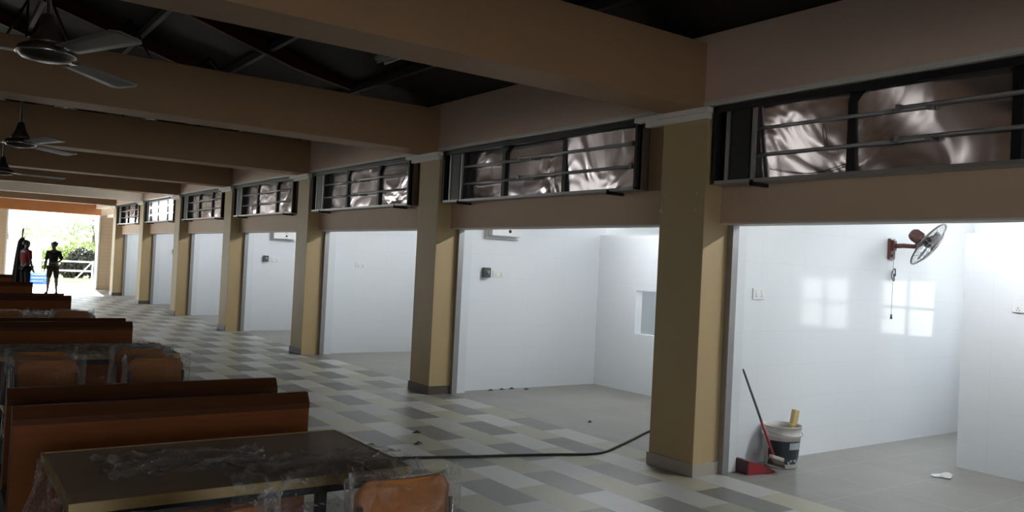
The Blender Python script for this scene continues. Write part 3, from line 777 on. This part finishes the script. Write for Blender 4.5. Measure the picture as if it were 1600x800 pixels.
b = MB(); b.lathe([(0, .03), (.16, .03), (.14, .4), (.13, .82), (.10, .86), (0, .865)], 24, Matrix.Translation((.10, 4.5, 0))); b.build('seat_body', mat('dark_grey_seat', (.05, .06, .065), .5), hp)

# ------------------------------------------------------------------ ceiling fans
def ceiling_fan(x, y, z, a0, label):
    t = thing('ceiling_fan', label, 'ceiling fan', (x, y, z), a0, 'ceiling fans in a row')
    zt = roofz(x) - .1 - z
    b = MB(); b.tube([(0, 0, .16), (0, 0, zt)], .013, 10); b.build('down_rod', FAND, t)
    b = MB(); b.lathe([(0, .24), (.03, .235), (.055, .14), (.09, .08), (.10, .05), (0, .045)], 24); b.build('canopy_cup', FAND, t)
    b = MB(); b.lathe([(0, .05), (.12, .05), (.15, .03), (.155, .0), (.13, -.03), (.06, -.045), (0, -.045)], 32); b.build('motor', FAND, t)
    b = MB(); b.tube([(.156 * math.cos(k * PI / 20), .156 * math.sin(k * PI / 20), .0) for k in range(40)], .009, 8, closed=True); b.build('trim_ring', CHROME, t)
    for k in range(3):
        A = Matrix.Rotation(k * 2 * PI / 3, 4, 'Z')
        b = MB(); b.box(.14, .27, -.025, .025, -.004, .006, .002, A); br_ = b.build('blade_iron', CHROME, t)
        b = MB()
        def f(u, v, A=A):
            w = .068 + .026 * u; w *= 1 if u < .93 else 1 - .35 * ((u - .93) / .07)
            yy = (v - .5) * 2 * w
            return A @ Vector((.24 + .66 * u, yy, 0.004 - yy * .15))
        b.grid(f, 14, 4); b.build('blade', FANW, t, solid=.006)
ceiling_fan(.53, 5.62, 2.775, math.radians(50), 'ceiling fan with metal ring, nearest and top left')
ceiling_fan(.80, 10.6, 2.74, math.radians(48), 'ceiling fan second from the camera, below the second beam')
ceiling_fan(.92, 15.0, 2.72, math.radians(10), 'ceiling fan third from the camera, small at left edge')

# fluorescent fitting on the hall roof (off) and other roof fittings
t = thing('roof_lamp', 'unlit white twin-tube lamp under the dark roof, above the second beam', 'lamp', (3.86, 7.42, 3.74))
b = MB(); b.box(-.07, .07, -.6, .6, .03, .075, .004); b.build('housing', WHITEP, t)
for s in (-1, 1):
    b = MB(); b.tube([(s * .042, -.57, .008), (s * .042, .57, .008)], .015, 10); b.build('tube', WHITEP, t)
b = MB(); b.box(-.01, .01, -.4, -.38, .07, .28); b.box(-.01, .01, .38, .4, .07, .28); b.build('hanger', GREYM, t)
for (y, lb) in ((2.9, 'grey roof truss nearest the camera, top left'), (7.2, 'grey roof truss behind the first beam'), (11.5, 'grey roof truss above the second beam'), (15.8, 'grey roof truss beyond the third beam')):
    b = MB(); zc = 3.72
    b.tube([(-5, y, zc), (4.9, y, zc)], .03, 6)
    for k in range(10):
        x = -4.5 + k
        if abs(x) < 4.8:
            b.tube([(x, y, zc), (x + (.5 if x < 0 else -.5) * 0 + .5, y, roofz(x + .5) - .05)], .018, 6); b.tube([(x + 1, y, zc), (x + .5, y, roofz(x + .5) - .05)], .018, 6)
    struct('truss_beam', b, mat('grey_truss_steel', (.05, .046, .044), .45, .3))

# ------------------------------------------------------------------ people
SKIN = mat('brown_skin', (.04, .022, .015), .55)
DARKC = mat('black_cloth', (.003, .003, .0035), .85, 0, .2, .2, 30)
REDC = mat('red_cloth', (.09, .004, .006), .8, 0, .2, .15, 30)
KHAKI = mat('olive_cloth', (.010, .008, .005), .85, 0, .2, .2, 30)
HAIR = mat('black_hair', (.008, .007, .006), .6)
def skin_mesh(name, V, E, Rr, mt, parent, root=0, sub=2):
    me = bpy.data.meshes.new(name); me.from_pydata([tuple(p) for p in V], E, []); o = bpy.data.objects.new(name, me); C.objects.link(o)
    s = o.modifiers.new('Skin', 'SKIN'); s.use_smooth_shade = True
    for i, r in enumerate(Rr):
        d = me.skin_vertices[0].data[i]; rr = r if isinstance(r, tuple) else (r, r); d.radius = rr; d.use_root = (i == root)
    o.modifiers.new('Sub', 'SUBSURF').levels = sub; o.modifiers['Sub'].render_levels = sub
    bpy.context.view_layer.update()
    dg = bpy.context.evaluated_depsgraph_get()
    m2 = bpy.data.meshes.new_from_object(o.evaluated_get(dg)); m2.name = name
    o.modifiers.clear(); o.data = m2; m2.materials.clear(); m2.materials.append(mt)
    for p in m2.polygons: p.use_smooth = True
    o.parent = parent
    return o
def person(loc, rz, label, arms, legs, mats, hairstyle, scale=1.0):
    t = thing('person', label, 'person', loc, rz)
    V, E, Rr, ix = [], [], [], {}
    def vx(n, p, r, par=None):
        V.append(Vector(p) * scale); Rr.append(tuple(q * scale for q in r) if isinstance(r, tuple) else r * scale); ix[n] = len(V) - 1
        if par is not None: E.append((ix[par], ix[n]))
    # faces +Y locally
    vx('pelvis', (0, 0, .93), (.145, .105)); vx('waist', (0, .0, 1.08), (.13, .095), 'pelvis'); vx('chest', (0, -.005, 1.27), (.155, .11), 'waist'); vx('upper', (0, -.01, 1.38), (.12, .085), 'chest')
    vx('neck', (0, -.005, 1.46), .052, 'upper'); vx('jaw', (0, .02, 1.535), (.062, .07), 'neck'); vx('face', (0, .012, 1.60), (.074, .09), 'jaw'); vx('crown', (0, .0, 1.675), (.062, .075), 'face')
    vx('nose', (0, .108, 1.585), .012, 'face')
    for s, nm in ((-1, 'l'), (1, 'r')):
        vx('ear' + nm, (s * .085, 0, 1.595), .014, 'face')
        A = arms[nm]
        vx('sh' + nm, (s * .165, -.005, 1.37), .056, 'upper'); vx('el' + nm, A[0], .040, 'sh' + nm); vx('wr' + nm, A[1], .028, 'el' + nm)
        el, wr = Vector(A[0]), Vector(A[1]); d = (Vector(A[2]) - wr).normalized(); side = Vector(A[3]).normalized()
        vx('pa' + nm, wr + d * .06, (.036, .020), 'wr' + nm)
        vx('th' + nm, wr + d * .055 + side * .05, .010, 'wr' + nm); vx('tt' + nm, wr + d * .10 + side * .06, .008, 'th' + nm)
        for q in range(4):
            o_ = side * (.030 - .02 * q); ln = (.075, .085, .08, .062)[q]
            vx('k%d' % q + nm, wr + d * .10 + o_, .0095, 'pa' + nm); vx('f%d' % q + nm, wr + d * (.10 + ln * .9) + o_ * 1.1 + Vector((0, .018, 0)), .0075, 'k%d' % q + nm)
        K = legs[nm]
        vx('hip' + nm, (s * .085, 0, .86), .092, 'pelvis'); vx('kn' + nm, K[0], .060, 'hip' + nm); vx('calf' + nm, tuple(Vector(K[0]).lerp(Vector(K[1]), .35)), .058, 'kn' + nm); vx('an' + nm, K[1], .036, 'calf' + nm)
        vx('toe' + nm, (K[1][0] + s * .02, K[1][1] + .15, .028), (.038, .026), 'an' + nm)
    skin_mesh('body', V, E, Rr, SKIN, t)
    def sub_mesh(name, names, edges, grow, mt, root=0):
        vs = [V[ix[n]] for n in names]; rs = []
        for n in names:
            r = Rr[ix[n]]; rs.append(tuple(q + grow for q in r) if isinstance(r, tuple) else r + grow)
        return skin_mesh(name, vs, edges, rs, mt, t, root)
    sub_mesh('shirt', ['pelvis', 'waist', 'chest', 'upper', 'shl', 'ell', 'shr', 'elr'], [(0, 1), (1, 2), (2, 3), (3, 4), (4, 5), (3, 6), (6, 7)], .016, mats[0], 1)
    sub_mesh('trousers', ['pelvis', 'hipl', 'knl', 'hipr', 'knr'] + (['calfl', 'anl', 'calfr', 'anr'] if mats[2] else []), [(0, 1), (1, 2), (0, 3), (3, 4)] + ([(2, 5), (5, 6), (4, 7), (7, 8)] if mats[2] else []), .017, mats[1], 0)
    b = MB(); s = scale
    def hf(u, v):
        th = u * 2 * PI; ph = v * PI * .62
        k = 1 + .08 * math.sin(9 * th) * math.sin(ph)
        return (.092 * s * k * math.sin(ph) * math.cos(th), (-.005 + .108 * k * math.sin(ph) * math.sin(th) - .012) * s, (1.62 + .115 * math.cos(ph)) * s)
    b.grid(hf, 28, 12)
    if hairstyle == 'bun':
        for (cx, cy, cz, r) in ((.0, -.11, 1.69, .055), (-.06, -.06, 1.66, .05), (.07, -.05, 1.65, .05)):
            b.lathe([(r * s * math.sin(a * PI / 10), r * s * math.cos(a * PI / 10)) for a in range(11)], 14, Matrix.Translation((cx * s, cy * s, cz * s)))
    b.build('hair', HAIR, t)
    for sg, nm in ((-1, 'l'), (1, 'r')):
        a = V[ix['an' + nm]]
        b = MB(); b.grid(lambda u, v: (a.x + sg * .015 + .048 * math.cos(u * 2 * PI) * math.sin(v * PI), a.y + .06 + .135 * math.sin(u * 2 * PI) * math.sin(v * PI), max(.002, .03 + .036 * math.cos(v * PI))), 16, 8); b.build('shoe', DARKC, t)
    return t
pr = person((3.47, 30.95, 0), math.radians(160), 'person in black top and short olive trousers standing by the bright opening', 
       {'l': ((-.25, .03, 1.13), (-.14, .22, 1.03), (-.02, .3, 1.02), (0, .1, 1)), 'r': ((.22, -.02, 1.10), (.235, .05, .86), (.235, .09, .7), (-.2, 1, 0))},
       {'l': ((-.12, .03, .49), (-.13, -.02, .085)), 'r': ((.11, .02, .49), (.14, -.02, .085))}, (DARKC, KHAKI, False), 'bun')
pr2 = person((2.56, 29.55, 0), math.radians(-60), 'person in red top and dark trousers beside the dark furled parasol', 
       {'l': ((-.21, .0, 1.11), (-.20, .08, .88), (-.19, .14, .72), (.2, 1, 0)), 'r': ((.21, .0, 1.11), (.20, .08, .88), (.19, .14, .72), (-.2, 1, 0))},
       {'l': ((-.10, .02, .49), (-.10, -.02, .085)), 'r': ((.10, .02, .49), (.10, -.02, .085))}, (REDC, DARKC, True), 'short')
t = thing('parasol', 'tall dark furled parasol with pointed top behind the person in red', 'parasol', (2.50, 30.35, 0))
b = MB()
def pf(u, v):
    a = u * 2 * PI; z = .35 + 1.45 * v
    r = .05 + .17 * (1 - v) ** .55 if v < .98 else .04
    r *= 1 + .14 * math.sin(8 * a + 2 * v)
    return (r * math.cos(a), r * math.sin(a), z)
b.grid(pf, 48, 24); b.build('canopy', DARKC, t)
b = MB(); b.tube([(0, 0, .05), (0, 0, 1.9), (.01, 0, 2.04), (.03, 0, 2.13)], [.02, .02, .03, .004], 10); b.build('pole', BLACKM, t)
b = MB(); b.lathe([(0, 0), (.24, 0), (.24, .04), (.05, .07), (0, .07)], 24); b.build('base', BLACKM, t)

# ------------------------------------------------------------------ outdoors
GROUND = mat('pale_concrete_ground', (.62, .60, .56), .8, 0, .2, .08, .8)
b = MB(); b.box(-60, 80, 38.5, 110, -.25, -.02); b.box(-60, -6.2, -40, 38.5, -.25, -.02); b.box(XE + .15, 60, -40, 38.5, -.25, -.02); b.box(-6.2, XE + .15, -40, -6.2, -.25, -.02); struct('ground', b, GROUND)
GRASS = mat('green_verge', (.20, .26, .09), .9, 0, .1, .25, 4)
b = MB(); b.box(-20, 40, 41.0, 60, -.1, .03); struct('ground_verge', b, GRASS)
RAILW = mat('white_railing_paint', (.82, .82, .80), .5)
t = thing('railing', 'white metal railing outside the far opening', 'railing', (0, 40.0, 0))
for z in (.93, .53):
    b = MB(); b.tube([(-6, 0, z), (6.0, 0, z)], .035, 10); b.build('rail', RAILW, t)
for x in (-5.5, -3.5, -1.5, .5, 2.4, 4.3, 6.0):
    b = MB(); b.tube([(x, 0, -.02), (x, 0, .98)], .035, 10); b.build('post', RAILW, t)
b = MB(); b.tube([(5.3, 0, .1), (5.95, 0, .9)], .025, 8); b.build('brace', RAILW, t)
t = thing('blue_crate', 'blue plastic crate on the ground behind the standing people', 'crate', (3.75, 38.2, -.02), .1)
BLUEP = mat('blue_plastic', (.06, .19, .62), .4)
b = MB(); 
for (x0, x1, y0, y1) in ((-.3, .3, -.2, -.18), (-.3, .3, .18, .2), (-.3, -.28, -.2, .2), (.28, .3, -.2, .2)):
    for z in (0.02, .16, .30): b.box(x0, x1, y0, y1, z, z + .10)
    b.box(x0, x1, y0, y1, .42, .46)
for sx in (-1, 1):
    for sy in (-1, 1): b.box(sx * .3, sx * .26, sy * .2, sy * .16, 0, .46)
b.box(-.3, .3, -.2, .2, 0, .02); b.build('body', BLUEP, t)
b = MB(); b.box(-.1, .1, -.215, -.2, .36, .40, .004); b.build('handle', BLUEP, t)
t = thing('shed', 'pale flat-roofed shed beyond the white railing', 'shed', (3.75, 46.5, 0))
b = MB(); b.box(-.6, .95, 0, 2.4, 0, 1.66); b.build('wall', mat('pale_shed_wall', (.62, .62, .62), .7), t)
b = MB(); b.box(-1.1, 1.1, -.2, 2.6, 1.66, 1.75, .01); b.build('roof', mat('grey_shed_roof', (.30, .31, .32), .6), t)
b = MB(); b.box(-.2, .35, -.03, 0, 0.05, 1.5, .004); dd = b.build('door', mat('white_shed_door', (.75, .75, .75), .6), t)
b = MB(); b.box(.26, .30, -.06, -.03, .75, .87, .004); b.build('handle', GREYM, dd)
def leafy(name, label, cat, loc, blobs, n, ls, mt, trunk=None, grp=None, seed=1):
    rr = random.Random(seed)
    t = thing(name, label, cat, loc, 0, grp)
    b = MB()
    for _ in range(n):
        cx, cy, cz, rx, ry, rz = rr.choice(blobs)
        while True:
            p = Vector((rr.uniform(-1, 1), rr.uniform(-1, 1), rr.uniform(-1, 1)))
            if .55 < p.length < 1: break
        c = Vector((cx + p.x * rx, cy + p.y * ry, max(.05, cz + p.z * rz)))
        M = Euler((rr.uniform(0, 6), rr.uniform(0, 6), rr.uniform(0, 6))).to_matrix()
        s = ls * rr.uniform(.6, 1.3)
        b.add([c + M @ Vector(q) for q in ((-s, 0, 0), (0, -s * .45, s * .1), (s, 0, 0), (0, s * .45, s * .1))], [(0, 1, 2, 3)])
    b.build('foliage', mt, t)
    b = MB()
    for (x, y, z0, z1, r) in (trunk or [(0, 0, 0, .5, .04)]):
        b.tube([(x, y, z0), (x + .1, y, (z0 + z1) / 2), (x, y, z1)], [r, r * .8, r * .5], 8)
    b.build('trunk', mat('bark', (.10, .075, .05), .9), t)
LEAFD = mat('dark_brown_green_leaf', (.022, .02, .014), .6, 0, .3, .4, 3)
LEAFG = mat('yellow_green_leaf', (.27, .32, .12), .6, 0, .3, .3, 2)
LEAFP = mat('pale_green_leaf', (.52, .57, .42), .6, 0, .3, .25, 1)
leafy('shrub', 'dark rounded shrub beyond the railing at right of the opening', 'shrub', (6.35, 45.5, 0), [(0, 0, .75, .75, .6, .75), (.7, .2, .7, .8, .6, .72), (-.5, 0, .5, .5, .5, .5)], 2600, .10, LEAFD, [(0, 0, 0, .8, .05), (.6, .1, 0, .8, .05)], 'shrubs outside', 3)
leafy('shrub', 'yellow green shrub between the standing person and the dark shrub', 'shrub', (6.15, 52.0, 0), [(0, 0, .9, .9, .7, .75), (1.2, .6, 1.1, 1.2, .7, .8), (-1.0, .3, .7, .7, .6, .6)], 2200, .13, LEAFG, [(0, 0, 0, .9, .05)], 'shrubs outside', 4)
leafy('tree', 'pale green spreading tree in hazy light outside, left', 'tree', (4.3, 64, 0), [(0, 0, 3.2, 2.2, 1.6, .9), (-1.8, 0, 2.6, 1.4, 1.2, .7), (1.7, .3, 2.5, 1.2, 1, .6)], 1300, .20, LEAFP, [(0, 0, 0, 3.2, .14), (-1.0, 0, 1.4, 2.8, .07), (1.0, .1, 1.4, 2.8, .07)], 'trees outside', 5)
leafy('tree', 'pale green tree outside above the dark shrub, right', 'tree', (9.2, 62, 0), [(0, 0, 3.6, 1.9, 1.4, 1.0), (-1.3, 0, 2.5, 1.4, 1.2, .7), (1.6, 0, 2.6, 1.4, 1, .8)], 2600, .18, LEAFP, [(0, 0, 0, 3.4, .14), (.9, 0, 1.6, 3, .07)], 'trees outside', 6)

# ------------------------------------------------------------------ light
w = bpy.data.worlds.new('World'); sc.world = w; w.use_nodes = True
nt = w.node_tree; bg = nt.nodes['Background']
tc = N(nt, 'ShaderNodeTexCoord'); sp = N(nt, 'ShaderNodeSeparateXYZ'); L(nt, tc.outputs['Generated'], sp.inputs[0])
rp = N(nt, 'ShaderNodeValToRGB'); rp.color_ramp.elements[0].color = (.86, .92, .95, 1); rp.color_ramp.elements[1].color = (.72, .85, 1, 1)
L(nt, sp.outputs[2], rp.inputs[0]); L(nt, rp.outputs[0], bg.inputs[0]); bg.inputs[1].default_value = 6.5
sd = bpy.data.lights.new('sun', 'SUN'); sd.energy = 30.0; sd.angle = math.radians(2); sd.color = (1, .95, .86)
so = bpy.data.objects.new('sun', sd); C.objects.link(so)
dirv = Vector((-.10, -1, -.57))
so.rotation_euler = dirv.to_track_quat('-Z', 'Y').to_euler()
def portal(name, loc, rot, sx, sy):
    d = bpy.data.lights.new(name, 'AREA'); d.shape = 'RECTANGLE'; d.size = sx; d.size_y = sy; d.cycles.is_portal = True
    o = bpy.data.objects.new(name, d); C.objects.link(o); o.location = loc; o.rotation_euler = rot
for (a, c) in FAR_OPEN: portal('sky_portal', ((a + c) / 2, YEND + .55, 1.41), (-PI / 2, 0, 0), c - a, 2.82)
portal('sky_portal', (.4, -6.25, 1.3), (PI / 2, 0, 0), 4.0, 2.6)
for (a, c, z0, z1) in ops: portal('sky_portal', (-6.25, (a + c) / 2, (z0 + z1) / 2), (0, -PI / 2, 0), z1 - z0, c - a)

vs = sc.view_settings
sc.display_settings.display_device = 'sRGB'
vs.view_transform = 'Standard'; vs.look = 'None'; vs.exposure = 0.0; vs.gamma = 1; vs.use_curve_mapping = False
sc.cycles.use_denoising = True
sc.cycles.max_bounces = 8; sc.cycles.diffuse_bounces = 4; sc.cycles.glossy_bounces = 4; sc.cycles.transparent_max_bounces = 16
sc.cycles.sample_clamp_indirect = 4
sc.cycles.caustics_reflective = False; sc.cycles.caustics_refractive = False
